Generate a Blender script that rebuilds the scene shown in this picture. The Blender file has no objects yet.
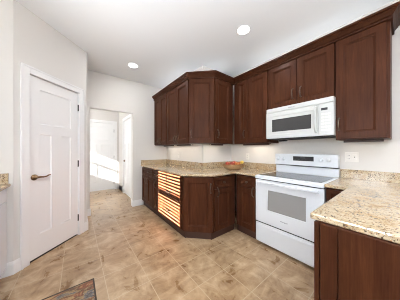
import bpy, bmesh, math, random
from mathutils import Vector, Matrix
random.seed(7)
S = bpy.context.scene
COL = S.collection
R = math.radians

# ------------------------------------------------------------------ camera, world, sun, light, exposure
cam = bpy.data.cameras.new('camera')
cam.sensor_width = 36.0
cam.lens = 158.34 / 400 * 36.0
cam.shift_y = 0.185 / 400
cam.clip_start = 0.02
camo = bpy.data.objects.new('camera', cam)
COL.objects.link(camo)
camo.location = (0, 0, 1.2458)
camo.rotation_euler = (R(90), 0, R(-37.88))
S.camera = camo

S.view_settings.view_transform = 'Standard'
S.view_settings.look = 'None'
S.view_settings.gamma = 1
S.view_settings.use_curve_mapping = False
S.view_settings.exposure = 0.29
S.cycles.filter_width = 1.0

w = bpy.data.worlds.new('sky')
S.world = w
w.use_nodes = True
bg = w.node_tree.nodes['Background']
bg.inputs[0].default_value = (0.80, 0.90, 1.0, 1)
bg.inputs[1].default_value = 1.2

SUN = Vector((1, 0.75, -0.47)).normalized()
sl = bpy.data.lights.new('sun', 'SUN')
sl.energy = 270
sl.angle = R(0.05)
sl.color = (1.0, 0.97, 0.90)
so = bpy.data.objects.new('sun', sl)
COL.objects.link(so)
so.rotation_euler = SUN.to_track_quat('-Z', 'Y').to_euler()
so.location = (-6, -3, 6)


def area(name, loc, direction, sx, sy, power, color=(1, 1, 1), spread=180):
    l = bpy.data.lights.new(name, 'AREA')
    l.shape = 'RECTANGLE'
    l.size = sx
    l.size_y = sy
    l.energy = power
    l.color = color
    l.spread = R(spread)
    o = bpy.data.objects.new(name, l)
    COL.objects.link(o)
    o.location = loc
    o.rotation_euler = Vector(direction).to_track_quat('-Z', 'Y').to_euler()
    return o


# daylight entering through the kitchen window; the dining and patio lamps are added fill
area('kitchen_window_daylight', (-1.14, 0.60, 1.60), (1, 0.1, 0.0), 0.78, 0.74, 21, (0.84, 0.92, 1.0), 145)
area('dining_fill', (0.5, -3.85, 1.45), (0, 1, 0.6), 2.6, 1.7, 25, (0.82, 0.92, 1.0))
area('patio_fill', (2.50, -2.3, 1.25), (-1, 0, 0.6), 2.0, 2.0, 14, (0.82, 0.92, 1.0))
area('blind_glow_fill', (-1.10, 0.66, 1.90), (2.4, 2.1, 1.1), 0.5, 0.12, 1.6, (0.90, 0.95, 1.0), 48)  # added lamp standing in for sun bounced up off the slats
area('hall_window_daylight', (-1.12, 4.38, 1.60), (1, 0, -0.1), 0.7, 0.7, 26, (0.95, 0.98, 1.0))


# added fill lamp behind the camera, aimed up to brighten the ceiling
area('ceiling_bounce_fill', (-0.38, -0.95, 1.75), (0.15, 0.30, 1.0), 0.6, 0.6, 95, (0.88, 0.92, 1.0), 125)


# ------------------------------------------------------------------ materials
def mat(name, color, rough=0.5, metal=0.0, coat=0.0):
    m = bpy.data.materials.new(name)
    m.use_nodes = True
    b = m.node_tree.nodes['Principled BSDF']
    b.inputs['Base Color'].default_value = (*color, 1)
    b.inputs['Roughness'].default_value = rough
    b.inputs['Metallic'].default_value = metal
    b.inputs['Coat Weight'].default_value = coat
    b.inputs['Coat Roughness'].default_value = 0.15
    return m


def srgb(r, g, b):
    f = lambda c: (c / 255 / 12.92) if c / 255 <= 0.04045 else ((c / 255 + 0.055) / 1.055) ** 2.4
    return (f(r), f(g), f(b))


def N(m, t, **kw):
    n = m.node_tree.nodes.new(t)
    for k, v in kw.items():
        if hasattr(n, k):
            setattr(n, k, v)
        else:
            n.inputs[k].default_value = v
    return n


def L(m, a, b):
    m.node_tree.links.new(a, b)


def ramp(m, fac, stops):
    r = N(m, 'ShaderNodeValToRGB')
    e = r.color_ramp.elements
    while len(e) < len(stops):
        e.new(0.5)
    for i, (p, c) in enumerate(stops):
        e[i].position = p
        e[i].color = (*c, 1)
    L(m, fac, r.inputs[0])
    return r.outputs[0]


def coords(m, scale=(1, 1, 1), loc=(0, 0, 0), kind='Object'):
    tc = N(m, 'ShaderNodeTexCoord')
    mp = N(m, 'ShaderNodeMapping')
    mp.inputs['Scale'].default_value = scale
    mp.inputs['Location'].default_value = loc
    L(m, tc.outputs[kind], mp.inputs[0])
    return mp.outputs[0]


def noise(m, vec, scale, detail=4, rough=0.6, dist=0.0):
    n = N(m, 'ShaderNodeTexNoise')
    n.inputs['Scale'].default_value = scale
    n.inputs['Detail'].default_value = detail
    n.inputs['Roughness'].default_value = rough
    n.inputs['Distortion'].default_value = dist
    L(m, vec, n.inputs['Vector'])
    return n.outputs['Fac']


def mix(m, fac, a, b, mode='MIX'):
    x = N(m, 'ShaderNodeMix', data_type='RGBA', blend_type=mode)
    for s, i in ((fac, 0), (a, 6), (b, 7)):
        if hasattr(s, 'links'):
            L(m, s, x.inputs[i])
        elif isinstance(s, tuple):
            x.inputs[i].default_value = (*s, 1)
        else:
            x.inputs[i].default_value = s
    return x.outputs[2]


def bump(m, h, strength, dist=0.01):
    b = N(m, 'ShaderNodeBump')
    b.inputs['Strength'].default_value = strength
    b.inputs['Distance'].default_value = dist
    L(m, h, b.inputs['Height'])
    L(m, b.outputs[0], m.node_tree.nodes['Principled BSDF'].inputs['Normal'])


def base(m, out):
    L(m, out, m.node_tree.nodes['Principled BSDF'].inputs['Base Color'])


def wall_mat(name, c, rough=0.85):
    m = mat(name, c, rough)
    v = coords(m)
    n = noise(m, v, 140, 3)
    bump(m, n, 0.08, 0.002)
    return m


M_WALL = wall_mat('wall_paint', srgb(214, 210, 205))
M_CEIL = wall_mat('ceiling_paint', srgb(238, 240, 242), 0.9)
M_TRIM = mat('trim_white', srgb(233, 232, 231), 0.4)
M_DOOR = mat('door_white', srgb(232, 231, 230), 0.42)
M_BRONZE = mat('aged_bronze', srgb(122, 94, 68), 0.32, 0.85)
M_BLACKMETAL = mat('dark_hinge_metal', srgb(52, 46, 40), 0.45, 0.7)
M_PULL = mat('brushed_pewter', srgb(98, 86, 76), 0.28, 0.9)
M_WHITE = mat('appliance_white', srgb(222, 225, 229), 0.25, 0, 0.1)
M_BLACK = mat('black_plastic', srgb(18, 18, 20), 0.35)
M_DARKGAP = mat('dark_rubber', srgb(30, 28, 27), 0.7)
M_GLASSBLK = mat('ceramic_glass', srgb(48, 48, 50), 0.08)
M_OVENGLASS = mat('tinted_oven_glass', srgb(140, 139, 138), 0.12, 0, 0.4)
M_MICROGLASS = mat('tinted_microwave_glass', srgb(58, 58, 58), 0.16, 0, 0.3)
M_MICRO = mat('microwave_white', srgb(194, 195, 192), 0.3)
M_FAINT = mat('faint_display_grey', srgb(58, 60, 64), 0.5)
M_PRINT = mat('printed_grey', srgb(84, 86, 90), 0.5)
M_PLATE = mat('plate_white', srgb(226, 222, 216), 0.4)
M_SLAT = mat('blind_slat', srgb(238, 236, 230), 0.5)


def wood(name='cherry_wood', k=1.0):
    m = mat(name, (0.1, 0.04, 0.02), 0.36, 0, 0.0)
    m.node_tree.nodes['Principled BSDF'].inputs['Specular IOR Level'].default_value = 0.07
    v = coords(m, (9, 9, 0.9))
    n1 = noise(m, v, 3.0, 5, 0.6, 0.8)
    v2 = coords(m, (60, 60, 2.2))
    n2 = noise(m, v2, 2.0, 3, 0.6, 0.2)
    v3 = coords(m, (1.6, 1.6, 0.7))
    n3 = noise(m, v3, 2.4, 2, 0.5)
    c1 = ramp(m, n1, [(0.25, srgb(55, 28, 17)), (0.55, srgb(74, 41, 25)), (0.8, srgb(97, 57, 36))])
    c2 = mix(m, 0.28, c1, ramp(m, n2, [(0.3, srgb(40, 20, 13)), (0.7, srgb(94, 57, 39))]))
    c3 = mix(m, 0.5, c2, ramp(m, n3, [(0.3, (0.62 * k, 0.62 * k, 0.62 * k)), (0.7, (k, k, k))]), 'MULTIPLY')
    base(m, c3)
    return m


M_WOOD = wood()
M_CROWN = wood('shaded_crown_wood', 0.55)  # cherry wood darkened to stand for shade on the down-facing crown
M_PANEL = wood('shaded_panel_wood', 0.62)  # same cherry, darkened in colour for the dim light on the peninsula
M_TOE = mat('stained_toe_board', srgb(58, 33, 25), 0.5)


def granite():
    m = mat('granite', (0.6, 0.5, 0.35), 0.12, 0, 0.0)
    v = coords(m)
    big = noise(m, v, 9, 5, 0.65, 0.6)
    c = ramp(m, big, [(0.28, srgb(166, 146, 116)), (0.46, srgb(190, 173, 146)), (0.60, srgb(178, 153, 117)), (0.76, srgb(152, 120, 84))])
    mid = noise(m, v, 85, 5, 0.7, 0.3)
    f1 = ramp(m, mid, [(0.52, (0, 0, 0)), (0.62, (1, 1, 1))])
    c = mix(m, f1, c, srgb(140, 108, 78))
    mid2 = noise(m, coords(m, (1, 1, 1), (5, 3, 1)), 125, 3, 0.6)
    f2 = ramp(m, mid2, [(0.60, (0, 0, 0)), (0.68, (1, 1, 1))])
    f2m = mix(m, 0.45, (0.0, 0.0, 0.0), f2)
    c = mix(m, f2m, c, srgb(222, 214, 200))
    sm = noise(m, coords(m, (1, 1, 1), (1, 7, 2)), 100, 3, 0.5)
    cl = noise(m, coords(m, (1, 1, 1), (2, 2, 9)), 14, 3, 0.6, 0.8)
    cm = N(m, 'ShaderNodeMath', operation='MULTIPLY_ADD')
    cm.inputs[1].default_value = 0.55
    cm.inputs[2].default_value = -0.275
    L(m, cl, cm.inputs[0])
    ca_ = N(m, 'ShaderNodeMath', operation='ADD')
    L(m, sm, ca_.inputs[0])
    L(m, cm.outputs[0], ca_.inputs[1])
    sm = ca_.outputs[0]
    f3 = ramp(m, sm, [(0.60, (0, 0, 0)), (0.65, (1, 1, 1))])
    c = mix(m, f3, c, srgb(72, 58, 48))
    base(m, c)
    return m


M_GRANITE = granite()


def tile():
    m = mat('travertine_tile', (0.4, 0.3, 0.2), 0.3)
    v = coords(m, (1, 1, 1), (-0.213 + 0.3333 * 9, -0.153 + 0.3333 * 18, 0))
    br = N(m, 'ShaderNodeTexBrick', offset=0.0, squash=1.0)
    br.inputs['Scale'].default_value = 1.0
    br.inputs['Brick Width'].default_value = 0.33333
    br.inputs['Row Height'].default_value = 0.33333
    br.inputs['Mortar Size'].default_value = 0.0035
    br.inputs['Mortar Smooth'].default_value = 0.2
    br.inputs['Bias'].default_value = 0.0
    br.inputs['Color1'].default_value = (0.92, 0.92, 0.92, 1)
    br.inputs['Color2'].default_value = (1.05, 1.05, 1.05, 1)
    br.inputs['Mortar'].default_value = (1, 1, 1, 1)
    L(m, v, br.inputs['Vector'])
    # streaky veins, direction drifting from tile to tile
    va = coords(m, (1.0, 1.9, 1))
    n1 = noise(m, va, 2.3, 7, 0.62, 1.6)
    vb = coords(m, (1.5, 1.0, 1), (3, 1, 0))
    n2 = noise(m, vb, 4.6, 7, 0.66, 1.0)
    c1 = ramp(m, n1, [(0.30, srgb(112, 83, 55)), (0.45, srgb(147, 118, 87)), (0.56, srgb(174, 147, 115)), (0.70, srgb(200, 178, 149))])
    c2 = ramp(m, n2, [(0.32, srgb(114, 84, 55)), (0.5, srgb(160, 131, 98)), (0.66, srgb(200, 177, 148))])
    c = mix(m, 0.45, c1, c2)
    c = mix(m, 1.0, c, br.outputs['Color'], 'MULTIPLY')
    c = mix(m, br.outputs['Fac'], c, srgb(180, 159, 131))
    base(m, c)
    b = m.node_tree.nodes['Principled BSDF']
    r = ramp(m, n2, [(0.3, (0.24, 0.24, 0.24)), (0.7, (0.40, 0.40, 0.40))])
    L(m, r, b.inputs['Roughness'])
    inv = N(m, 'ShaderNodeMath', operation='SUBTRACT')
    inv.inputs[0].default_value = 1.0
    L(m, br.outputs['Fac'], inv.inputs[1])
    bump(m, inv.outputs[0], 0.35, 0.002)
    return m


M_TILE = tile()


def rug_mat():
    m = mat('woven_rug', (0.3, 0.2, 0.15), 0.95)
    v = coords(m, (2.2, 5.0, 1))
    n = noise(m, v, 2.6, 5, 0.6, 1.2)
    c = ramp(m, n, [(0.30, srgb(52, 40, 32)), (0.37, srgb(84, 92, 104)), (0.42, srgb(160, 132, 92)), (0.48, srgb(70, 50, 36)),
                    (0.55, srgb(132, 66, 42)), (0.62, srgb(176, 148, 102)), (0.72, srgb(76, 54, 38))])
    f = noise(m, coords(m), 220, 2)
    c = mix(m, 0.2, c, ramp(m, f, [(0.3, srgb(60, 50, 42)), (0.7, srgb(190, 170, 140))]))
    base(m, c)
    bump(m, f, 0.6, 0.004)
    return m


M_RUG = rug_mat()
M_RUGEDGE = mat('rug_binding', srgb(62, 52, 44), 0.95)


def basket_mat():
    m = mat('woven_wicker', (0.3, 0.2, 0.1), 0.7)
    v = coords(m, (1, 1, 1))
    wv = N(m, 'ShaderNodeTexWave', wave_type='BANDS', bands_direction='Z')
    wv.inputs['Scale'].default_value = 42
    wv.inputs['Distortion'].default_value = 3.0
    wv.inputs['Detail Scale'].default_value = 8
    L(m, v, wv.inputs['Vector'])
    base(m, ramp(m, wv.outputs['Fac'], [(0.2, srgb(120, 84, 50)), (0.7, srgb(196, 158, 112))]))
    bump(m, wv.outputs['Fac'], 0.6, 0.004)
    return m


M_BASKET = basket_mat()


def fruit_mat(name, a, b):
    m = mat(name, a, 0.35)
    n = noise(m, coords(m), 18, 4, 0.6)
    base(m, ramp(m, n, [(0.35, a), (0.65, b)]))
    return m


M_RED = fruit_mat('red_skin', srgb(140, 34, 24), srgb(178, 70, 38))
M_ORANGE = fruit_mat('orange_skin', srgb(196, 104, 48), srgb(214, 138, 78))
M_YELLOW = fruit_mat('yellow_skin', srgb(222, 178, 58), srgb(232, 200, 96))
M_STEM = mat('stem_brown', srgb(70, 48, 30), 0.8)


def emit_mat(name, color, strength):
    m = bpy.data.materials.new(name)
    m.use_nodes = True
    b = m.node_tree.nodes['Principled BSDF']
    b.inputs['Base Color'].default_value = (*color, 1)
    b.inputs['Emission Color'].default_value = (*color, 1)
    b.inputs['Emission Strength'].default_value = strength
    return m


M_LAMP = emit_mat('lamp_lens', (1.0, 0.98, 0.94), 9.0)
M_STRIP = emit_mat('light_bar_lens', (1.0, 0.90, 0.76), 1.5)


# ------------------------------------------------------------------ mesh helpers
class MB:
    def __init__(self):
        self.bm = bmesh.new()

    def box(self, x0, x1, y0, y1, z0, z1):
        vs = [self.bm.verts.new(p) for p in ((x0, y0, z0), (x1, y0, z0), (x1, y1, z0), (x0, y1, z0),
                                             (x0, y0, z1), (x1, y0, z1), (x1, y1, z1), (x0, y1, z1))]
        for f in ((3, 2, 1, 0), (4, 5, 6, 7), (0, 1, 5, 4), (1, 2, 6, 5), (2, 3, 7, 6), (3, 0, 4, 7)):
            self.bm.faces.new([vs[i] for i in f])
        return self

    def prism(self, poly, z0, z1):
        n = len(poly)
        a = [self.bm.verts.new((x, y, z0)) for x, y in poly]
        b = [self.bm.verts.new((x, y, z1)) for x, y in poly]
        self.bm.faces.new(a[::-1])
        self.bm.faces.new(b)
        for i in range(n):
            j = (i + 1) % n
            self.bm.faces.new((a[i], a[j], b[j], b[i]))
        return self

    def sweep(self, rings, closed_ring=True, caps=True):
        vr = [[self.bm.verts.new(p) for p in r] for r in rings]
        k = len(vr[0])
        for a, b in zip(vr, vr[1:]):
            for i in range(k if closed_ring else k - 1):
                j = (i + 1) % k
                self.bm.faces.new((a[i], a[j], b[j], b[i]))
        if caps:
            self.bm.faces.new(vr[0][::-1])
            self.bm.faces.new(vr[-1])
        return self

    def tube(self, pts, r, seg=8):
        pts = [Vector(p) for p in pts]
        rr = r if isinstance(r, (list, tuple)) else [r] * len(pts)
        rings = []
        up = Vector((0.13, 0.31, 0.94)).normalized()
        for i, p in enumerate(pts):
            t = (pts[min(i + 1, len(pts) - 1)] - pts[max(i - 1, 0)]).normalized()
            if abs(t.dot(up)) > 0.98:
                up = Vector((0.9, 0.3, 0.1)).normalized()
            a = t.cross(up).normalized()
            b = t.cross(a).normalized()
            rings.append([p + rr[i] * (math.cos(q) * a + math.sin(q) * b) for q in [2 * math.pi * k / seg for k in range(seg)]])
        return self.sweep(rings)

    def lathe(self, prof, c=(0, 0, 0), axis='z', seg=20, sx=1.0, sy=1.0):
        rings = []
        for r, h in prof:
            ring = []
            for k in range(seg):
                q = 2 * math.pi * k / seg
                x, y = r * math.cos(q) * sx, r * math.sin(q) * sy
                p = (x, y, h) if axis == 'z' else (x, h, y)
                ring.append((p[0] + c[0], p[1] + c[1], p[2] + c[2]))
            rings.append(ring)
        return self.sweep(rings)

    def build(self, name, m, parent=None, bevel=0.0, smooth=False, seg=2):
        bmesh.ops.recalc_face_normals(self.bm, faces=self.bm.faces)
        me = bpy.data.meshes.new(name)
        self.bm.to_mesh(me)
        self.bm.free()
        me.materials.append(m)
        o = bpy.data.objects.new(name, me)
        COL.objects.link(o)
        if parent:
            o.parent = parent
        if smooth:
            for p in me.polygons:
                p.use_smooth = True
        if bevel:
            b = o.modifiers.new('bevel', 'BEVEL')
            b.width = bevel
            b.segments = seg
            b.limit_method = 'ANGLE'
            b.angle_limit = R(35)
        return o


def tag(o, label, cat, group=None):
    o['label'] = label
    o['category'] = cat
    if group:
        o['group'] = group
    return o


def thing(name, label, cat, loc, rot=0, group=None):
    o = bpy.data.objects.new(name, None)
    COL.objects.link(o)
    o.empty_display_size = 0.1
    o.location = loc
    o.rotation_euler = (0, 0, R(rot))
    return tag(o, label, cat, group)


def struct(name, mb, m, bevel=0.0, parent=None):
    o = mb.build(name, m, parent, bevel)
    if not parent:
        o['kind'] = 'structure'
    return o


def text_mesh(name, txt, size, m, parent, loc, rot):
    cu = bpy.data.curves.new(name, 'FONT')
    cu.body = txt
    cu.size = size
    cu.align_x = 'CENTER'
    cu.extrude = 0.0004
    t = bpy.data.objects.new(name, cu)
    COL.objects.link(t)
    bpy.context.view_layer.update()
    me = bpy.data.meshes.new_from_object(t.evaluated_get(bpy.context.evaluated_depsgraph_get()))
    bpy.data.objects.remove(t)
    me.materials.clear()
    me.materials.append(m)
    o = bpy.data.objects.new(name, me)
    COL.objects.link(o)
    o.parent = parent
    o.location = loc
    o.rotation_euler = rot
    return o


# ------------------------------------------------------------------ the room   (x = across, y = along the range wall)
HC = 2.7728
XR, YJ, XA, YW = 2.56, 2.2176, 1.7926, 3.672
XL, YB = -1.19, -4.0
YH, XH = 5.67, 1.075
T = 0.12
PX0, PY0, PX1, PY1 = -0.505, 2.41, 0.130, 3.044          # ends of the diagonal pantry wall
struct('floor', MB().box(XL - T, XR + T, YB - T, YH + T, -0.1, 0), M_TILE)
struct('ceiling', MB().box(XL - T, XR + T, YB - T, YH + T, HC, HC + 0.12), M_CEIL)
# range wall with the patio opening behind the camera
mb = MB().box(XR, XR + T, -1.2, YJ + T, 0, HC).box(XR, XR + T, YB, -3.4, 0, HC).box(XR, XR + T, -3.4, -1.2, 2.3, HC)
struct('wall_right', mb, M_WALL)
struct('wall_corner', MB().prism([(XA, YJ), (XR, YJ), (XR, YJ + T), (XA + T, YJ + T), (XA + T, YW), (XA, YW)], 0, HC), M_WALL)
OL, OR, OZ = 0.198, 0.981, 2.065
mb = MB().box(PX1 - 0.1, OL, YW, YW + T, 0, HC).box(OR, XA + T, YW, YW + T, 0, HC).box(OL, OR, YW, YW + T, OZ, HC)
mb.box(XL, PX1 - 0.1, YW, YW + T, 0, HC)
struct('wall_far', mb, M_WALL)
# left outside wall with two windows and an opening added for the sun dots
mb = MB()
W1 = (0.12, 0.98, 1.22, 2.04)
W2 = (3.84, 4.76, 1.22, 1.98)
mb.box(XL - T, XL, YB, YH + T, 0, 1.22).box(XL - T, XL, YB, YH + T, 2.04, HC)
W3 = (-1.95, -1.20, 1.22, 2.04)
ys = [YB, W3[0], W3[1], W1[0], W1[1], W2[0], W2[1], YH + T]
for a, b in ((0, 1), (2, 3), (4, 5), (6, 7)):
    mb.box(XL - T, XL, ys[a], ys[b], 1.22, 2.04)
mb.box(XL - T, XL, W2[0], W2[1], W2[3], 2.04)
struct('wall_left', mb, M_WALL)
mb = MB().box(XL, XR, YB - T, YB, 0, 0.6).box(XL, XR, YB - T, YB, 2.3, HC)
mb.box(XL, -0.8, YB - T, YB, 0.6, 2.3).box(1.8, XR, YB - T, YB, 0.6, 2.3)
struct('wall_back', mb, M_WALL)
struct('wall_pantry_side', MB().box(XL, PX0 - 0.001, PY0, PY0 + 0.1, 0, HC), M_WALL)
# diagonal pantry wall with its doorway: built along its own axis
r2 = 2 ** 0.5
DS0, DS1, DZ = 1.478, 2.092, 2.082
S0, S1 = 1.3475, 2.2443


def diag_pt(s, d):              # s along the wall, d behind its face
    return ((s - 2.0607) / r2 - d / r2, (s + 2.0607) / r2 + d / r2)


def diag_box(mb, s0, s1, d0, d1, z0, z1):
    mb.prism([diag_pt(s0, d0), diag_pt(s1, d0), diag_pt(s1, d1), diag_pt(s0, d1)], z0, z1)
    return mb


mb = MB()
diag_box(mb, S0, DS0 - 0.018, 0, 0.1, 0, HC)
diag_box(mb, DS1 + 0.018, S1, 0, 0.1, 0, HC)
diag_box(mb, DS0 - 0.018, DS1 + 0.018, 0, 0.1, DZ + 0.018, HC)
struct('wall_pantry_front', mb, M_WALL)
struct('wall_pantry_return', MB().box(PX1 - 0.1, PX1, PY1 - 0.02, YW, 0, HC), M_WALL)
# hall beyond the opening
mb = MB().box(XH, XH + T, YW + T, 4.17, 0, HC).box(XH, XH + T, 4.97, YH + T, 0, HC).box(XH, XH + T, 4.17, 4.97, 2.08, HC)
struct('wall_hall_right', mb, M_WALL)
mb = MB().box(XL, 0.12, YH, YH + T, 0, HC).box(0.945, XH, YH, YH + T, 0, HC).box(0.12, 0.945, YH, YH + T, 2.085, HC)
struct('wall_hall_end', mb, M_WALL)


# baseboards
def board(name, pts):           # moulded board run along a polyline, room on its left
    prof = [(0, 0), (0.014, 0), (0.014, 0.105), (0.009, 0.118), (0.005, 0.13), (0, 0.13)]
    return profile_run(name, pts, prof, M_TRIM)


def profile_run(name, pts, prof, m, cap=True):
    pts = [Vector(p) for p in pts]
    rings = []
    for i, p in enumerate(pts):
        ns = []
        if i > 0:
            d = (pts[i] - pts[i - 1]).normalized()
            ns.append(Vector((-d.y, d.x)))
        if i < len(pts) - 1:
            d = (pts[i + 1] - pts[i]).normalized()
            ns.append(Vector((-d.y, d.x)))
        n = ns[0] if len(ns) == 1 else (ns[0] + ns[1]) / (1 + ns[0].dot(ns[1]))
        rings.append([(p.x + n.x * o, p.y + n.y * o, z) for o, z in prof])
    return MB().sweep(rings).build(name, m)


def sboard(name, pts):
    o = board(name, pts)
    o['kind'] = 'structure'


a = diag_pt(1.405, 0)
sboard('baseboard_pantry_left', [a, (PX0, PY0), (-0.60, PY0)])
b = diag_pt(2.175, 0)
sboard('baseboard_pantry_right', [(PX1, YW - 0.002), (PX1, PY1), b])
sboard('baseboard_far_left', [(OL, YW + T), (OL, YW), (PX1 + 0.015, YW)])
sboard('baseboard_far_right', [(1.185, YW), (OR, YW), (OR, YW + T)])
sboard('baseboard_hall_right', [(XH, YH - 0.001), (XH, 5.05)])
sboard('baseboard_hall_end', [(0.04, YH), (XL, YH)])


# doors
def plate(mb, x0, x1, z0, z1, y0, y1, holes, rec, bev):
    """A slab front with recessed panels; holes = (x0,x1,z0,z1); rec = recess, bev = width of sloped bead."""
    xs = sorted({x0, x1, *[h[0] for h in holes], *[h[1] for h in holes]})
    zs = sorted({z0, z1, *[h[2] for h in holes], *[h[3] for h in holes]})
    bm = mb.bm
    cache = {}

    def v(x, y, z):
        k = (round(x, 5), round(y, 5), round(z, 5))
        if k not in cache:
            cache[k] = bm.verts.new((x, y, z))
        return cache[k]
    for i in range(len(xs) - 1):
        for j in range(len(zs) - 1):
            cx, cz = (xs[i] + xs[i + 1]) / 2, (zs[j] + zs[j + 1]) / 2
            if any(h[0] < cx < h[1] and h[2] < cz < h[3] for h in holes):
                continue
            bm.faces.new((v(xs[i], y0, zs[j]), v(xs[i + 1], y0, zs[j]), v(xs[i + 1], y0, zs[j + 1]), v(xs[i], y0, zs[j + 1])))
    for hx0, hx1, hz0, hz1 in holes:
        hxs = [x for x in xs if hx0 <= x <= hx1]
        hzs = [z for z in zs if hz0 <= z <= hz1]
        ring = [(x, hz0) for x in hxs] + [(hx1, z) for z in hzs[1:]] + [(x, hz1) for x in hxs[::-1][1:]] + [(hx0, z) for z in hzs[::-1][1:-1]]

        def ins(p, d):
            x = min(max(p[0], hx0 + d), hx1 - d)
            z = min(max(p[1], hz0 + d), hz1 - d)
            return x, z
        ra = [bm.verts.new((p[0], y0, p[1])) if False else v(p[0], y0, p[1]) for p in ring]
        step = [(0.0015, rec * 0.5), (bev * 0.6, rec * 0.62), (bev, rec)]
        for d, dy in step:
            rb = [bm.verts.new((ins(p, d)[0], y0 + dy, ins(p, d)[1])) for p in ring]
            for i in range(len(ring)):
                j = (i + 1) % len(ring)
                bm.faces.new((ra[i], ra[j], rb[j], rb[i]))
            ra = rb
        bm.faces.new(ra)
    # rim and back
    rim = [(x, z0) for x in xs] + [(x1, z) for z in zs[1:]] + [(x, z1) for x in xs[::-1][1:]] + [(x0, z) for z in zs[::-1][1:-1]]
    fr = [v(x, y0, z) for x, z in rim]
    bk = [bm.verts.new((x, y1, z)) for x, z in rim]
    for i in range(len(rim)):
        j = (i + 1) % len(rim)
        bm.faces.new((fr[j], fr[i], bk[i], bk[j]))
    bm.faces.new(bk)
    return mb


def passage_door(name, loc, rot, wd, ht, lever_left, lever=True, hinge_z=(1.866, 1.05, 0.256)):
    st = 0.112 if wd < 0.7 else 0.13
    mid = 0.12 if wd < 0.7 else 0.13
    pw = (wd - 2 * st - mid) / 2
    holes = [(st, wd - st, 1.548, ht - 0.13), (st, st + pw, 0.275, 1.43), (wd - st - pw, wd - st, 0.275, 1.43)]
    d = plate(MB(), 0.002, wd - 0.002, 0.020, ht - 0.002, 0, 0.036, holes, 0.010, 0.008).build(name, M_DOOR)
    d.location = loc
    d.rotation_euler = (0, 0, R(rot))
    d['kind'] = 'structure'
    if lever:
        x = 0.057 if lever_left else wd - 0.057
        sg = 1 if lever_left else -1
        h = MB().lathe([(0.0, -0.001), (0.034, -0.001), (0.034, -0.006), (0.027, -0.012), (0.013, -0.016), (0.011, -0.045), (0.0, -0.047)], (x, 0, 0.94), 'y', 20)
        h.tube([(x, -0.042, 0.94), (x + sg * 0.03, -0.047, 0.942), (x + sg * 0.06, -0.047, 0.936), (x + sg * 0.09, -0.046, 0.938),
                (x + sg * 0.118, -0.044, 0.950), (x + sg * 0.140, -0.042, 0.952)], [0.012, 0.011, 0.009, 0.008, 0.0075, 0.006], 10)
        h.build('lever_handle', M_BRONZE, d, smooth=True)['label'] = 'aged bronze lever handle'
    for z in hinge_z:
        xe = wd + 0.001 if lever_left else -0.001
        MB().tube([(xe, -0.005, z - 0.047), (xe, -0.005, z + 0.047)], 0.0085, 10).build('hinge', M_BLACKMETAL, d)
    return d


px, py = diag_pt(1.480, 0.012)
passage_door('door_1', (px, py, 0), 45, 0.61, 2.077, True)
passage_door('door_2', (0.130, YH + 0.012, 0), 0, 0.808, 2.080, True, False, (1.858, 1.028, 0.215))
passage_door('door_3', (XH + 0.012, 4.962, 0), -90, 0.784, 2.075, True, True, (1.838, 1.05, 0.225))


def casing(name, loc, rot, x0, x1, zt, wdt=0.078):
    mb = MB()
    for a0, a1 in ((x0 - wdt, x0), (x1, x1 + wdt)):
        mb.box(a0, a1, -0.016, 0.0, 0, zt + wdt)
        s = 1 if a0 < x0 else -1
        o0 = a0 if s == 1 else a1 - 0.02
        mb.box(o0, o0 + 0.02, -0.022, -0.016, 0, zt + wdt)
    mb.box(x0, x1, -0.016, 0.0, zt, zt + wdt)
    mb.box(x0 - wdt + 0.02, x1 + wdt - 0.02, -0.022, -0.016, zt + wdt - 0.02, zt + wdt)
    # jamb lining inside the opening
    mb.box(x0 - 0.016, x0, 0, 0.098, 0, zt).box(x1, x1 + 0.016, 0, 0.098, 0, zt).box(x0 - 0.016, x1 + 0.016, 0, 0.098, zt, zt + 0.016)
    o = struct(name, mb, M_TRIM, 0.003)
    o.location = loc
    o.rotation_euler = (0, 0, R(rot))


px, py = diag_pt(0, 0)
casing('trim_1', (px, py, 0), 45, DS0, DS1, DZ)
casing('trim_2', (0, YH, 0), 0, 0.124, 0.942, 2.084)
casing('trim_3', (XH, 0, 0), -90, -4.966, -4.174, 2.079)


px, py = diag_pt(1.478, 0.014)
th = MB().box(0, 0.614, 0.0, 0.03, 0.0003, 0.004).build('trim_4', M_DARKGAP)
th.location = (px, py, 0)
th.rotation_euler = (0, 0, R(45))
th['kind'] = 'structure'


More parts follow.
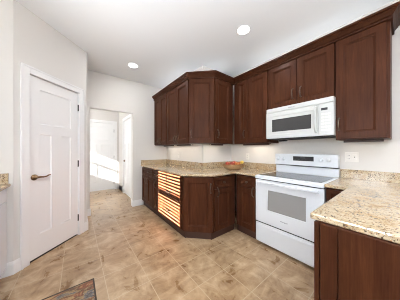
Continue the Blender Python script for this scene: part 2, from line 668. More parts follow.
# windows in the left wall (frame, meeting rail, grid) and the blind
def window(name, wn, bars, yc):
    y0, y1, z0, z1 = wn
    x0, x1 = XL - T, XL
    xm = XL - 0.085
    mb = MB().box(xm, xm + 0.05, y0, y0 + 0.02, z0, z1).box(xm, xm + 0.05, y1 - 0.02, y1, z0, z1)
    mb.box(xm, xm + 0.05, y0 + 0.02, y1 - 0.02, z1 - 0.02, z1).box(xm, xm + 0.05, y0 + 0.02, y1 - 0.02, z0, z0 + 0.02)
    zm = 1.628 if bars else 1.652
    hr = 0.030 if bars else 0.038
    mb.box(xm + 0.005, xm + 0.045, y0 + 0.02, y1 - 0.02, zm - hr, zm + hr)
    if bars:
        mb.box(xm + 0.015, xm + 0.03, yc - 0.008, yc + 0.008, z0 + 0.02, z1 - 0.02)
        for zz in (zm + 0.2, ):
            mb.box(xm + 0.015, xm + 0.03, y0 + 0.02, y1 - 0.02, zz - 0.006, zz + 0.006)
    else:
        mb.box(xm + 0.015, xm + 0.03, yc - 0.007, yc + 0.007, zm, z1 - 0.02)
    o = struct(name, mb, M_TRIM)
    if bars:
        g = bpy.data.materials.get('sun_dimmer') or bpy.data.materials.new('sun_dimmer')
        g.use_nodes = True
        nt = g.node_tree
        nt.nodes.clear()
        tb = nt.nodes.new('ShaderNodeBsdfTransparent')
        tb.inputs[0].default_value = (0.17, 0.17, 0.17, 1)
        ou = nt.nodes.new('ShaderNodeOutputMaterial')
        nt.links.new(tb.outputs[0], ou.inputs[0])
        MB().box(xm + 0.0465, xm + 0.048, y0 + 0.001, y1 - 0.001, z0 + 0.001, z1 - 0.001).build('sun_dimmer_sheet', g, o)  # added sheet, unseen, that dims the sun entering the hall
    c = 0.07
    k = MB().box(XL, XL + 0.016, y0 - c, y0, z0 - 0.02, z1 + c).box(XL, XL + 0.016, y1, y1 + c, z0 - 0.02, z1 + c)
    k.box(XL, XL + 0.016, y0, y1, z1, z1 + c).box(XL, XL + 0.04, y0 - c, y1 + c, z0 - 0.02, z0)
    k.build('window_casing', M_TRIM, o)
    return o


window('window_1', W1, False, 0.60)
window('window_2', W2, True, 4.375)
bl = thing('window_blind', 'white slatted blind hanging in the window above the left counter', 'blind', (XL - 0.02, 0.55, 1.22))
mb = MB()
z = 0.03
while z < 0.77:
    dx, dz = 0.0215, 0.003
    yv = 0.415
    mb.sweep([[(-dx, -yv, z - dz), (dx, -yv, z + dz), (dx, -yv, z + dz + 0.0025), (-dx, -yv, z - dz + 0.0025)],
              [(-dx, yv, z - dz), (dx, yv, z + dz), (dx, yv, z + dz + 0.0025), (-dx, yv, z - dz + 0.0025)]])
    z += 0.050
mb.build('slats', M_SLAT, bl)
MB().box(-0.022, 0.022, -0.42, 0.42, 0.785, 0.818).build('head_rail', M_SLAT, bl)

rs = thing('sun_dot_mask', 'added unseen white sheet with a row of sun-dot pinholes, behind the camera on the left', 'blind', (XL - 0.06, -1.575, 1.225))  # added sheet; its pinholes cast sun dots on the peninsula edge
hz, n_h, pitch = 0.733, 10, 0.0138
mb = MB().box(-0.001, 0.001, -0.372, 0.372, 0.0, hz - 0.0025).box(-0.001, 0.001, -0.372, 0.372, hz + 0.0025, 0.812)
y = -0.372
for k in range(n_h):
    c0 = (0.037 - 1.671 + 1.575) + k * pitch - 0.0032
    mb.box(-0.001, 0.001, y, c0, hz - 0.0025, hz + 0.0025)
    y = c0 + 0.0064
mb.box(-0.001, 0.001, y, 0.372, hz - 0.0025, hz + 0.0025)
mb.build('dot_mask_sheet', M_SLAT, rs)

# dining windows behind the camera
for i, (x0, x1) in enumerate(((-0.8, 0.5), (0.5, 0.81))):
    mb = MB()
    for a0, a1, c0, c1 in ((x0, x0 + 0.05, 0.6, 2.3), (x1 - 0.05, x1, 0.6, 2.3), (x0 + 0.05, x1 - 0.05, 0.6, 0.65), (x0 + 0.05, x1 - 0.05, 2.25, 2.3), (x0 + 0.05, x1 - 0.05, 1.43, 1.47)):
        mb.box(a0, a1, YB - 0.09, YB - 0.03, c0, c1)
    struct('window_%d' % (3 + i), mb, M_TRIM)
mb = MB()
for y0, y1 in ((-3.4, -2.3), (-2.3, -1.2)):
    mb.box(XR + 0.03, XR + 0.09, y0, y0 + 0.06, 0, 2.3).box(XR + 0.03, XR + 0.09, y1 - 0.06, y1, 0, 2.3)
    mb.box(XR + 0.03, XR + 0.09, y0 + 0.06, y1 - 0.06, 0, 0.08).box(XR + 0.03, XR + 0.09, y0 + 0.06, y1 - 0.06, 2.24, 2.3)
struct('window_5', mb, M_TRIM)
# added roof and side wall, unseen, keeping the sun off the dining windows
struct('trim_sun_blocker', MB().box(XL - 5.5, XR + 2, YB - 6, YB - T, 2.72, 2.85).box(-6.7, -6.5, YB - 6, YB - T, 0, 2.72), M_TRIM)


# ------------------------------------------------------------------ cabinets
def bar_pull(parent, x, z, vertical=True, y=0.0, ln=0.125):
    mb = MB()
    h = ln / 2
    pts, rad = [], []
    for k in range(9):
        t = -1 + k / 4
        dy = -0.030 * (1 - t * t) ** 0.6 - 0.003
        pts.append((x, y + dy, z + t * h) if vertical else (x + t * h, y + dy, z))
        rad.append(0.0075 - 0.0012 * abs(t))
    mb.tube(pts, rad, 8)
    for t in (-1, 1):
        c = (x, y, z + t * h) if vertical else (x + t * h, y, z)
        mb.lathe([(0, 0.0), (0.010, 0.0), (0.009, -0.006), (0.004, -0.010), (0, -0.010)], c, 'y', 10)
    return mb.build('handle', M_PULL, parent, smooth=True)


def knob(parent, x, z):
    mb = MB().lathe([(0, 0), (0.009, 0), (0.006, -0.010), (0.014, -0.018), (0.016, -0.024), (0.010, -0.030), (0, -0.031)], (x, 0, z), 'y', 14)
    return mb.build('knob', M_PULL, parent, smooth=True)


def front(kind, parent, x0, x1, z0, z1, handle=None, fr=0.066):
    if kind == 'drawer' and z1 - z0 < 0.17:
        f = 0.034
    else:
        f = fr
    f = min(f, (x1 - x0) * 0.26)
    d = plate(MB(), x0, x1, z0, z1, 0, 0.02, [(x0 + f, x1 - f, z0 + f, z1 - f)], 0.016, 0.018).build(kind, M_WOOD, parent, 0.0015, seg=1)
    if handle:
        if handle[0] == 'v':
            bar_pull(d, handle[1], handle[2])
        elif handle[0] == 'h':
            bar_pull(d, handle[1], handle[2], False)
        else:
            knob(d, handle[1], handle[2])
    return d


def cabinet(name, label, loc, rot, wd, dp, z0, z1, fronts, group, toe=True, body_poly=None, bx0=0.0):
    """Local x to the right along the front, y into the wall, doors at y 0..0.02."""
    t = thing(name, label, 'cabinet', loc, rot, group)
    poly = body_poly or [(bx0 + 0.001, 0.026), (wd - 0.001, 0.026), (wd - 0.001, dp), (bx0 + 0.001, dp)]
    MB().prism(poly, z0, z1).build('body', M_WOOD, t)
    if toe:
        if body_poly:
            tp = [(0.03, 0.044), (wd - 0.03, 0.044), (wd / 2, wd / 2 - 0.01)]
        else:
            tp = [(0.001, 0.044), (wd - 0.001, 0.044), (wd - 0.001, dp - 0.01), (0.001, dp - 0.01)]
        MB().prism(tp, 0, z0 - 0.0005).build('toe_kick', M_TOE, t)
    for fr in fronts:
        front(fr[0], t, *fr[1:])
    return t


GU = 'dark cherry wall cabinets'
GB = 'dark cherry base cabinets'
UZ0, UZ1, DZ0, DZ1 = 1.358, 2.452, 1.368, 2.425
XAU, YJU, XRU = 1.4616, 1.8866, 2.229
YD2, XD1 = 2.1927, 1.7677
# along the left alcove wall (facing -x): local x runs toward -y
cabinet('wall_cabinet', 'dark cherry double-door wall cabinet farthest left, against the far wall beside the hall opening', (XAU, YW - 0.003, 0), -90, 0.667, 0.328, UZ0, UZ1,
        [('door', 0.015, 0.327, DZ0, DZ1, ('v', 0.295, 1.45)), ('door', 0.335, 0.652, DZ0, DZ1, ('v', 0.367, 1.45))], GU, False)
cabinet('wall_cabinet', 'dark cherry double-door wall cabinet between the farthest cabinet and the angled corner one', (XAU, 3.002, 0), -90, 3.002 - YD2, 0.328, UZ0, UZ1,
        [('door', 0.012, 0.396, DZ0, DZ1, ('v', 0.355, 1.45)), ('door', 0.404, 0.795, DZ0, DZ1, ('v', 0.444, 1.45))], GU, False)
LU = math.hypot(XD1 - XAU, YD2 - YJU)
cabinet('wall_cabinet', 'angled dark cherry wall cabinet with one wide door wrapping the outward wall corner', (XAU, YD2, 0), -45, LU, 0.2, UZ0, UZ1,
        [('door', 0.014, LU - 0.014, DZ0, DZ1, ('v', 0.050, 1.52))], GU, False, [(0.009, 0.021), (LU - 0.009, 0.021), (LU / 2, LU / 2)])
cabinet('wall_cabinet', 'shadowed dark cherry wall cabinet on the short jog wall, above the fruit basket', (XD1, YJU, 0), 0, XRU - XD1 + 0.018, 0.328, UZ0, UZ1,
        [('door', 0.022, 0.395, DZ0, DZ1, ('v', 0.072, 1.52))], GU, False)
cabinet('wall_cabinet', 'narrow dark cherry wall cabinet in the inside corner of the range wall', (XRU, YJU, 0), -90, YJU - 1.597, 0.328, UZ0, UZ1,
        [('door', 0.08, YJU - 1.602, DZ0, DZ1, ('v', YJU - 1.650, 1.52))], GU, False, None, 0.0)
cabinet('wall_cabinet', 'tall dark cherry single-door wall cabinet just left of the microwave', (XRU, 1.596, 0), -90, 0.366, 0.328, UZ0, UZ1,
        [('door', 0.006, 0.356, DZ0, DZ1)], GU, False)
cabinet('wall_cabinet', 'short dark cherry double-door wall cabinet above the white microwave', (XRU, 1.229, 0), -90, 0.768, 0.328, 1.829, UZ1,
        [('door', 0.008, 0.383, 1.838, DZ1, ('v', 0.338, 1.985)), ('door', 0.391, 0.760, 1.838, DZ1, ('v', 0.432, 1.985))], GU, False)
cabinet('wall_cabinet', 'tall dark cherry wall cabinet at the right end, right of the microwave', (XRU, 0.460, 0), -90, 0.460 - 0.0718, 0.328, UZ0, UZ1,
        [('door', 0.006, 0.366, DZ0, DZ1, ('v', 0.033, 1.525))], GU, False)
# crown moulding round the whole run
prof = [(-0.02, 2.426), (0.014, 2.426), (0.016, 2.440), (0.004, 2.444), (0.004, 2.450), (0.016, 2.456), (0.026, 2.472), (0.040, 2.486), (0.040, 2.494), (0.054, 2.500), (0.054, 2.520), (-0.02, 2.520)]
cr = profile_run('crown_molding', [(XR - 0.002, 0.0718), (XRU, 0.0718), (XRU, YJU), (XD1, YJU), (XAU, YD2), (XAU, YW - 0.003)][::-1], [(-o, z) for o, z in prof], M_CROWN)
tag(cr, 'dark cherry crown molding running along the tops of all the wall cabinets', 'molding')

# base cabinets
BX, BJ, BR = 1.170, 1.595, 1.937
BZ0, BZ1 = 0.10, 0.883
YB2, XB1 = 1.898, 1.473
D0, D1, E0, E1 = 0.118, 0.698, 0.708, 0.862
cabinet('base_cabinet', 'dark cherry base cabinet farthest left, one drawer over a door, by the hall opening', (BX, YW - 0.003, 0), -90, 0.660, 0.6, BZ0, BZ1,
        [('drawer', 0.02, 0.650, E0, E1, ('h', 0.460, 0.79)), ('door', 0.02, 0.333, D0, D1, ('v', 0.29, 0.60)), ('door', 0.337, 0.650, D0, D1, ('v', 0.38, 0.60))], GB)
cabinet('base_cabinet', 'narrow dark cherry base cabinet just left of the sunlit drawers', (BX, 3.008, 0), -90, 0.286, 0.6, BZ0, BZ1,
        [('drawer', 0.006, 0.280, E0, E1, ('h', 0.19, 0.79)), ('door', 0.006, 0.280, D0, D1, ('v', 0.145, 0.60))], GB)
cabinet('base_cabinet', 'dark cherry drawer base striped with sunlight through a blind', (BX, 2.721, 0), -90, 2.721 - YB2, 0.6, BZ0, BZ1,
        [('drawer', 0.006, 0.762, E0, E1, ('h', 0.384, 0.79)), ('drawer', 0.006, 0.762, 0.452, 0.699, ('h', 0.384, 0.578)), ('drawer', 0.006, 0.762, D0, 0.442, ('h', 0.384, 0.28))], GB)
LB = math.hypot(XB1 - BX, YB2 - BJ)
cabinet('base_cabinet', 'angled dark cherry base cabinet with one door at the counter corner', (BX, YB2, 0), -45, LB, 0.2, BZ0, BZ1,
        [('door', 0.012, LB - 0.012, D0, E1, ('v', LB - 0.035, 0.72))], GB, True, [(0.009, 0.021), (LB - 0.009, 0.021), (LB / 2, LB / 2)])
cabinet('base_cabinet', 'shadowed dark cherry base cabinet on the short jog, knobbed drawer over a door', (XB1, BJ, 0), 0, BR - XB1 + 0.018, 0.29, BZ0, BZ1,
        [('drawer', 0.03, 0.375, E0, E1, ('k', 0.200, 0.787)), ('door', 0.03, 0.375, D0, D1, ('v', 0.075, 0.66))], GB)
cabinet('base_cabinet', 'dark cherry base cabinet touching the left side of the white range', (BR, BJ, 0), -90, BJ - 1.240, 0.6, BZ0, BZ1,
        [('drawer', 0.055, 0.345, E0, E1, ('k', 0.212, 0.787)), ('door', 0.055, 0.345, D0, D1, ('v', 0.31, 0.66))], GB)
cabinet('base_cabinet', 'dark cherry base cabinet touching the right side of the range, behind the peninsula', (BR, 0.474, 0), -90, 0.19, 0.6, BZ0, BZ1,
        [('door', 0.006, 0.16, D0, D1), ('drawer', 0.006, 0.16, E0, E1)], GB)
# peninsula: its back panel faces the camera
pn = thing('peninsula_cabinet', 'dark cherry panelled peninsula under the near granite counter at lower right', 'cabinet', (0.955, 0.281, 0), -90)
MB().box(0.018, 0.86, 0.019, 1.58, 0.0, 0.883).build('body', M_WOOD, pn)
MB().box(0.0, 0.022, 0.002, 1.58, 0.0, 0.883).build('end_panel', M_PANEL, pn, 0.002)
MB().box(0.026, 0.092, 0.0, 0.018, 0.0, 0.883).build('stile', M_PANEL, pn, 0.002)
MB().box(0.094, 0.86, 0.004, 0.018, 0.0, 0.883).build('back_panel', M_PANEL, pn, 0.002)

# countertops
YC2, XC1 = 1.888, 1.4633
poly = [(XA, YW), (1.145, YW), (1.145, YC2), (XC1, 1.5696), (1.912, 1.5696), (1.912, 1.237), (XR, 1.237), (XR, YJ), (XA, YJ)]
ct = MB().prism(poly, 0.8845, 0.9145).build('countertop', M_GRANITE, None, 0.008, seg=3)
tag(ct, 'speckled cream granite countertop left of the range, bending round the angled corner', 'countertop')
mb = MB().box(1.150, XA - 0.02, YW - 0.02, YW - 0.001, 0.915, 1.018)
mb.prism([(XA - 0.02, YW - 0.001), (XA - 0.02, YJ - 0.02), (XR - 0.021, YJ - 0.02), (XR - 0.021, 1.240), (XR - 0.001, 1.240), (XR - 0.001, YJ - 0.001), (XA - 0.001, YJ - 0.001), (XA - 0.001, YW - 0.001)], 0.915, 1.018)
mb.build('backsplash', M_GRANITE, ct, 0.002)
poly = [(0.9748, 0.300), (0.9748, -0.62), (XR, -0.62), (XR, 0.4755), (1.912, 0.4755), (1.912, 0.3048), (0.982, 0.3048)]
ct2 = MB().prism(poly, 0.8845, 0.9145).build('countertop', M_GRANITE, None, 0.005, seg=3)
tag(ct2, 'speckled cream granite peninsula countertop in the right foreground, right of the range', 'countertop')
MB().box(XR - 0.021, XR - 0.001, -0.62, 0.473, 0.915, 1.018).build('backsplash', M_GRANITE, ct2, 0.002)

# ------------------------------------------------------------------ range
rg = thing('electric_range', 'white freestanding electric range with glass cooktop', 'stove', (1.9187, 1.2340, 0), -90)
RW = 0.756
MB().box(0.003, RW - 0.003, 0.042, 0.628, 0.03, 0.868).build('body', M_WHITE, rg, 0.003)
for x in (0.05, RW - 0.05):
    for y in (0.09, 0.56):
        MB().lathe([(0, 0), (0.016, 0), (0.016, 0.0295), (0, 0.0295)], (x, y, 0), 'z', 10).build('levelling_foot', M_DARKGAP, rg)
dr = MB().box(0.002, RW - 0.002, 0.0, 0.04, 0.036, 0.286).build('drawer', M_WHITE, rg, 0.006)
dr['label'] = 'flat white storage drawer under the oven'
MB().box(0.09, RW - 0.09, -0.006, -0.0002, 0.235, 0.262).build('drawer_grip', M_WHITE, dr, 0.003)
MB().box(0.004, RW - 0.004, 0.012, 0.041, 0.287, 0.303).build('seam', M_DARKGAP, rg)
# oven door with window recess
dmb = plate(MB(), 0.002, RW - 0.002, 0.304, 0.858, 0.0, 0.04, [(0.165, 0.603, 0.475, 0.742)], 0.006, 0.006)
od = dmb.build('oven_door', M_WHITE, rg)
wn = MB().box(0.172, 0.596, 0.0015, 0.0055, 0.482, 0.735).build('oven_window', M_OVENGLASS, od, 0.004)
wn['label'] = 'grey tinted oven window'
mb = MB()
mb.box(0.035, RW - 0.035, -0.052, -0.030, 0.815, 0.842)
for x in (0.05, RW - 0.075):
    mb.box(x, x + 0.025, -0.031, -0.0003, 0.818, 0.838)
mb.build('oven_handle', M_WHITE, od, 0.006)
text_mesh('brand_lettering', 'Whirlpool', 0.020, M_PRINT, od, (0.370, -0.0006, 0.388), (R(90), 0, 0))
MB().box(0.004, RW - 0.004, 0.008, 0.041, 0.859, 0.8675).build('vent_gap', M_DARKGAP, rg)
ck = MB().box(0.0, RW, -0.012, 0.545, 0.869, 0.914).build('cooktop_frame', M_WHITE, rg, 0.006)
gl = MB().box(0.03, RW - 0.03, 0.035, 0.515, 0.9145, 0.9170).build('cooktop_glass', M_GLASSBLK, ck, 0.001)
gl['label'] = 'dark grey ceramic glass cooking surface'


def ring(mb, cx, cy, r, z):
    n = 40
    a = [mb.bm.verts.new((cx + r * math.cos(2 * math.pi * k / n), cy + r * math.sin(2 * math.pi * k / n), z)) for k in range(n)]
    b = [mb.bm.verts.new((cx + (r - 0.003) * math.cos(2 * math.pi * k / n), cy + (r - 0.003) * math.sin(2 * math.pi * k / n), z)) for k in range(n)]
    for k in range(n):
        mb.bm.faces.new((a[k], a[(k + 1) % n], b[(k + 1) % n], b[k]))


for cx, cy, r in ((0.21, 0.16, 0.105), (0.55, 0.16, 0.09), (0.21, 0.39, 0.075), (0.55, 0.39, 0.105)):
    mb = MB()
    ring(mb, cx, cy, r, 0.9174)
    ring(mb, cx, cy, r * 0.6, 0.9174)
    mb.build('burner_ring', M_PRINT, ck)
bgd = MB().box(0.0, RW, 0.565, 0.628, 0.9145, 1.022).build('backguard', M_WHITE, rg, 0.003)
MB().box(0.002, RW - 0.002, 0.548, 0.628, 1.0225, 1.031).build('shadow_gap', M_DARKGAP, bgd)
pan = MB().prism([(0.0, 0.530), (RW, 0.530), (RW, 0.628), (0.0, 0.628)], 1.0315, 1.192).build('control_panel', M_WHITE, bgd, 0.008)
ds = MB().box(0.262, 0.512, 0.5265, 0.5298, 1.098, 1.160).build('display', M_BLACK, bgd, 0.002)
ds['label'] = 'black glass clock display'
for i in range(5):
    MB().box(0.275 + i * 0.047, 0.300 + i * 0.047, 0.5258, 0.5264, 1.110, 1.116).build('touch_mark', M_FAINT, ds)
MB().box(0.355, 0.415, 0.5258, 0.5264, 1.132, 1.150).build('clock_digits', M_FAINT, ds)
for x in (0.048, 0.123, 0.590, 0.668):
    mb = MB().lathe([(0, 0), (0.026, 0), (0.026, -0.004), (0.020, -0.006), (0.018, -0.024), (0.014, -0.027), (0, -0.027)], (x, 0.5297, 1.122), 'y', 22)
    mb.box(x - 0.003, x + 0.003, 0.5297 - 0.033, 0.5297 - 0.0265, 1.105, 1.139)
    mb.build('knob', M_WHITE, bgd, 0.001)

# ------------------------------------------------------------------ microwave
mw = thing('microwave', 'white over-the-range microwave mounted above the range', 'microwave', (2.150, 1.2105, 1.404), -90)
MW, MH = 0.756, 0.420
MB().box(0.0, MW, 0.03, 0.405, 0.004, MH).build('body', M_MICRO, mw, 0.004)
MB().box(0.012, MW - 0.012, 0.04, 0.40, -0.006, 0.0035).build('underside', M_DARKGAP, mw)
MB().box(0.02, 0.12, 0.33, 0.395, -0.022, -0.0065).build('vent_filter', M_DARKGAP, mw)
MB().box(0.0, MW, 0.0, 0.029, 0.362, MH).build('vent_grille', M_MICRO, mw, 0.006)
dmb = plate(MB(), 0.0, 0.622, 0.004, 0.358, 0.0, 0.029, [(0.050, 0.580, 0.055, 0.305)], 0.004, 0.004)
md = dmb.build('door', M_MICRO, mw)
wn = MB().box(0.084, 0.550, 0.0005, 0.0038, 0.095, 0.262).build('door_window', M_MICROGLASS, md, 0.004)
wn['label'] = 'dark tinted door window'
mb = MB().tube([(0.600, -0.001, 0.045), (0.600, -0.03, 0.06), (0.600, -0.036, 0.12), (0.600, -0.036, 0.25), (0.600, -0.03, 0.32), (0.600, -0.001, 0.335)], 0.011, 10)
mb.build('door_handle', M_MICRO, md, smooth=True)
cp = MB().box(0.626, MW, 0.0, 0.029, 0.004, 0.358).build('control_panel', M_MICRO, mw, 0.004)
ds = MB().box(0.646, 0.704, -0.0015, -0.0002, 0.283, 0.310).build('display', M_BLACK, cp)
ds['label'] = 'small black clock display'
for r_ in range(6):
    for c_ in range(3):
        MB().box(0.648 + c_ * 0.030, 0.672 + c_ * 0.030, -0.0012, -0.0002, 0.055 + r_ * 0.035, 0.075 + r_ * 0.035).build('button', M_PLATE, cp)
text_mesh('brand_lettering', 'Whirlpool', 0.018, M_PRINT, mw, (0.335, -0.0006, 0.384), (R(90), 0, 0))


# ------------------------------------------------------------------ wall plates
def outlet(label, loc, rot, gangs):
    t = thing('wall_outlet', label, 'outlet', loc, rot, 'wall outlet plates')
    wd = 0.072 if gangs == 1 else 0.118
    MB().box(-wd / 2, wd / 2, -0.006, -0.0005, -0.058, 0.058).build('plate', M_PLATE, t, 0.003)
    cs = [0] if gangs == 1 else [-0.024, 0.024]
    for i, c in enumerate(cs):
        if gangs == 2 and i == 1:
            sw = MB().box(c - 0.016, c + 0.016, -0.0085, -0.0061, -0.032, 0.032).build('rocker_switch', M_PLATE, t, 0.001)
            MB().box(c - 0.004, c + 0.004, -0.0092, -0.0086, -0.006, 0.006).build('indicator', M_PRINT, sw)
        else:
            for zz in (-0.02, 0.02):
                s_ = MB().box(c - 0.015, c + 0.015, -0.0078, -0.0061, zz - 0.013, zz + 0.013).build('receptacle', M_PLATE, t, 0.001)
                MB().box(c - 0.008, c - 0.005, -0.0085, -0.0079, zz - 0.005, zz + 0.006).box(c + 0.005, c + 0.008, -0.0085, -0.0079, zz - 0.005, zz + 0.006).build('slots', M_PRINT, s_)


outlet('white double-gang outlet and switch plate on the wall right of the range', (XR, 0.375, 1.164), -90, 2)
outlet('small white outlet plate on the range wall, right of the fruit basket', (XR, 1.82, 1.125), -90, 1)
outlet('small white outlet plate on the wall behind the left countertop', (XA, 3.08, 1.135), -90, 1)


# ------------------------------------------------------------------ ceiling lights
def downlight(label, x, y, power):
    t = thing('recessed_light', label, 'ceiling light', (x, y, HC), 0, 'recessed ceiling lights')
    MB().lathe([(0.072, -0.0005), (0.086, -0.0005), (0.086, -0.003), (0.082, -0.006), (0.076, -0.006), (0.072, -0.004)], (0, 0, 0), 'z', 32).build('trim_ring', M_TRIM, t, smooth=True)
    MB().lathe([(0, -0.001), (0.0715, -0.001), (0.0715, -0.0065), (0, -0.0085)], (0, 0, 0), 'z', 32).build('lens', M_LAMP, t)
    l = bpy.data.lights.new('downlight', 'AREA')
    l.shape = 'DISK'
    l.size = 0.12
    l.energy = power
    l.color = (0.95, 0.97, 1.0)
    o = bpy.data.objects.new('downlight', l)
    COL.objects.link(o)
    o.location = (x, y, HC - 0.012)


downlight('bright recessed ceiling light nearer the range, in front of the wall cabinets', 1.670, 1.249, 6.5)
downlight('bright recessed ceiling light farther away, toward the hall opening', 0.798, 2.988, 6.5)
downlight('recessed ceiling light over the peninsula, behind the camera', 1.45, -0.6, 6.5)
downlight('recessed ceiling light over the dining end, behind the camera', 0.5, -2.0, 6.5)
downlight('recessed ceiling light in the hall beyond the opening', 0.3, 4.7, 6.5)


# under-cabinet light bars
def light_bar(label, loc, rot, ln, power):
    t = thing('under_cabinet_light', label, 'light bar', loc, rot, 'under-cabinet light bars')
    MB().box(-ln / 2, ln / 2, -0.024, 0.025, -0.012, -0.0005).box(-ln / 2, ln / 2, -0.032, -0.0241, -0.026, -0.0005).build('housing', M_TOE, t, 0.002)
    MB().box(-ln / 2 + 0.01, ln / 2 - 0.01, -0.018, 0.018, -0.0145, -0.0122).build('lens', M_STRIP, t)
    l = bpy.data.lights.new('light_bar_lamp', 'AREA')
    l.shape = 'RECTANGLE'
    l.size = ln
    l.size_y = 0.04
    l.energy = power
    l.color = (1.0, 0.88, 0.72)
    o = bpy.data.objects.new('light_bar_lamp', l)
    COL.objects.link(o)
    o.location = (loc[0], loc[1], loc[2] - 0.017)
    o.rotation_euler = (0, 0, R(rot))


light_bar('light bar under the farthest left wall cabinets', (1.66, 3.25, UZ0), -90, 0.5, 0.72)
light_bar('light bar under the cabinet left of the angled corner', (1.66, 2.62, UZ0), -90, 0.5, 0.72)
light_bar('light bar under the shadowed jog cabinet', (2.0, 2.09, UZ0), 0, 0.3, 0.45)
light_bar('light bar under the cabinet left of the microwave', (2.43, 1.55, UZ0), -90, 0.5, 0.81)
light_bar('light bar under the right end wall cabinet', (2.43, 0.27, UZ0), -90, 0.3, 0.12)



def ceiling_fill_bar(label, loc, rot, ln, power):  # added unseen lamps that brighten the ceiling above the cabinets
    t = thing('ceiling_fill_light', label, 'light bar', loc, rot, 'added fill light bars on top of the wall cabinets')
    MB().box(-ln / 2, ln / 2, -0.02, 0.02, 0.0005, 0.012).build('housing', M_PLATE, t, 0.002)
    MB().box(-ln / 2 + 0.01, ln / 2 - 0.01, -0.015, 0.015, 0.0122, 0.0145).build('lens', M_STRIP, t)
    l = bpy.data.lights.new('ceiling_fill_lamp', 'AREA')
    l.shape = 'RECTANGLE'
    l.size = ln
    l.size_y = 0.20
    l.energy = power
    l.color = (0.92, 0.96, 1.0)
    o = bpy.data.objects.new('ceiling_fill_lamp', l)
    COL.objects.link(o)
    o.location = (loc[0], loc[1], loc[2] + 0.017)
    o.rotation_euler = (R(180), 0, R(rot))


UT = UZ1 + 0.0005
ceiling_fill_bar('added fill light bar on top of the left alcove wall cabinets', (1.62, 2.95, UT), -90, 1.2, 0.75)
ceiling_fill_bar('added fill light bar on top of the shadowed jog cabinet', (2.02, 2.04, UT), 0, 0.36, 0.25)
ceiling_fill_bar('added fill light bar on top of the cabinets over the range', (2.42, 0.95, UT), -90, 1.6, 0.9)

# ------------------------------------------------------------------ fruit basket in the corner
BXc, BYc, BZc = 2.135, 1.800, 0.9150
bk = thing('fruit_basket', 'oval woven fruit basket on the granite counter in the inside corner', 'basket', (BXc, BYc, BZc), -37)
prof = [(0.0, 0.0), (0.105, 0.0), (0.135, 0.018), (0.170, 0.045), (0.186, 0.076), (0.192, 0.079), (0.192, 0.085), (0.184, 0.086), (0.158, 0.055), (0.130, 0.026), (0.10, 0.012), (0.0, 0.010)]
MB().lathe(prof, (0, 0, 0), 'z', 36, 1.0, 0.72).build('bowl', M_BASKET, bk, smooth=True)
rim = [(0.185 * math.cos(2 * math.pi * k / 36), 0.185 * 0.72 * math.sin(2 * math.pi * k / 36), 0.086) for k in range(37)]
MB().tube(rim, 0.006, 8).build('rim', M_BASKET, bk, smooth=True)
ca, sa = math.cos(R(-37)), math.sin(R(-37))


def fruit(name, cat, label, m, lx, ly, lz, r, squash=(1, 1, 0.92), rz=0):
    o = MB().lathe([(0.0, -0.96), (0.35, -0.95), (0.72, -0.72), (0.97, -0.2), (0.98, 0.22), (0.80, 0.68), (0.48, 0.93), (0.16, 0.92), (0.0, 0.80)], (0, 0, 0), 'z', 22, 1, 1)
    for v_ in o.bm.verts:
        v_.co = Vector((v_.co.x * r * squash[0], v_.co.y * r * squash[1], v_.co.z * r * squash[2]))
    o = o.build(name, m, None, smooth=True)
    o.location = (BXc + lx * ca - ly * sa, BYc + lx * sa + ly * ca, BZc + lz + 0.006)
    o.rotation_euler = (0, 0, R(rz))
    st = MB().tube([(0, 0, r * 0.70 * squash[2]), (0.002, 0, r * 0.98 * squash[2]), (0.005, 0.001, r * 1.18 * squash[2])], 0.0022, 6).build('stem', M_STEM, o)
    tag(o, label, cat, 'fruit in the woven basket')


fruit('apple', 'apple', 'dark red apple at the left end of the woven basket', M_RED, -0.108, 0.0, 0.092, 0.036)
fruit('apple', 'apple', 'dark red apple second from the left on top of the woven basket', M_RED, -0.033, -0.030, 0.098, 0.036)
fruit('apple', 'apple', 'dark red apple at the back centre of the woven basket', M_RED, 0.020, 0.046, 0.100, 0.037)
fruit('orange', 'orange', 'orange fruit at the front centre of the woven basket', M_ORANGE, 0.046, -0.042, 0.088, 0.035)
fruit('orange', 'orange', 'orange fruit at the right back of the woven basket', M_ORANGE, 0.098, 0.022, 0.088, 0.034)
fruit('orange', 'orange', 'orange fruit behind the two left apples in the woven basket', M_ORANGE, -0.060, 0.045, 0.090, 0.034)
fruit('lemon', 'lemon', 'yellow lemon poking over the right rim of the woven basket', M_YELLOW, 0.138, -0.020, 0.118, 0.030, (1.45, 0.95, 0.95), 10)

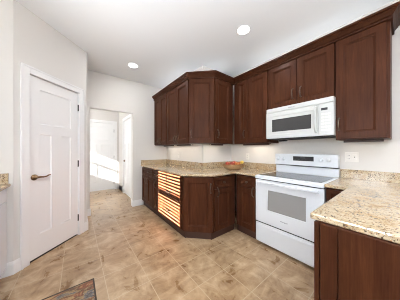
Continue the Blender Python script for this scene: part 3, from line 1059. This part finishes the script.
# ------------------------------------------------------------------ left run: dishwasher, its counter, side splash
dw = thing('dishwasher', 'white dishwasher at the left edge under the granite counter', 'dishwasher', (-0.545, 1.808, 0), 90)
MB().box(0.0, 0.598, 0.03, 0.60, 0.10, 0.882).build('body', M_WHITE, dw)
MB().box(0.002, 0.596, 0.0, 0.029, 0.09, 0.74).build('door', M_WHITE, dw, 0.006)
MB().box(0.002, 0.596, 0.0, 0.029, 0.745, 0.870).build('control_panel', M_WHITE, dw, 0.005)
MB().box(0.004, 0.594, 0.05, 0.55, 0.0, 0.0995).build('toe_kick', M_BLACK, dw)
lc = thing('base_cabinet', 'dark cherry sink cabinet left of the camera, beside the dishwasher', 'cabinet', (-0.545, -0.2, 0), 90)
MB().box(0.0, 2.0, 0.021, 0.63, 0.10, 0.883).build('body', M_WOOD, lc)
MB().box(0.0, 2.0, 0.05, 0.62, 0, 0.0995).build('toe_kick', M_TOE, lc)
for k in range(4):
    front('door', lc, 0.006 + k * 0.5, 0.494 + k * 0.5, D0, D1, ('v', 0.05 + k * 0.5, 0.64))
    front('drawer', lc, 0.006 + k * 0.5, 0.494 + k * 0.5, E0, E1, ('h', 0.25 + k * 0.5, 0.79))
ct3 = MB().prism([(XL, -0.22), (-0.520, -0.22), (-0.520, PY0), (XL, PY0)], 0.8845, 0.9145).build('countertop', M_GRANITE, None, 0.008, seg=3)
tag(ct3, 'speckled granite countertop at the left edge above the white dishwasher', 'countertop')
MB().box(XL + 0.021, -0.535, PY0 - 0.021, PY0 - 0.001, 0.915, 1.018).box(XL + 0.001, XL + 0.02, -0.22, PY0 - 0.001, 0.915, 1.018).build('backsplash', M_GRANITE, ct3, 0.002)

# ------------------------------------------------------------------ rug
rg2 = thing('rug', 'multicoloured woven rug with dark edge at the bottom left', 'rug', (-0.183, 1.08, 0))
MB().box(-0.302, 0.302, -0.75, 0.75, 0.0005, 0.007).build('pile', M_RUG, rg2, 0.002)
mb = MB()
for x0, x1, y0, y1 in ((-0.315, -0.3021, -0.762, 0.762), (0.3021, 0.315, -0.762, 0.762), (-0.302, 0.302, -0.762, -0.7501), (-0.302, 0.302, 0.7501, 0.762)):
    mb.box(x0, x1, y0, y1, 0.0005, 0.008)
mb.build('binding', M_RUGEDGE, rg2)
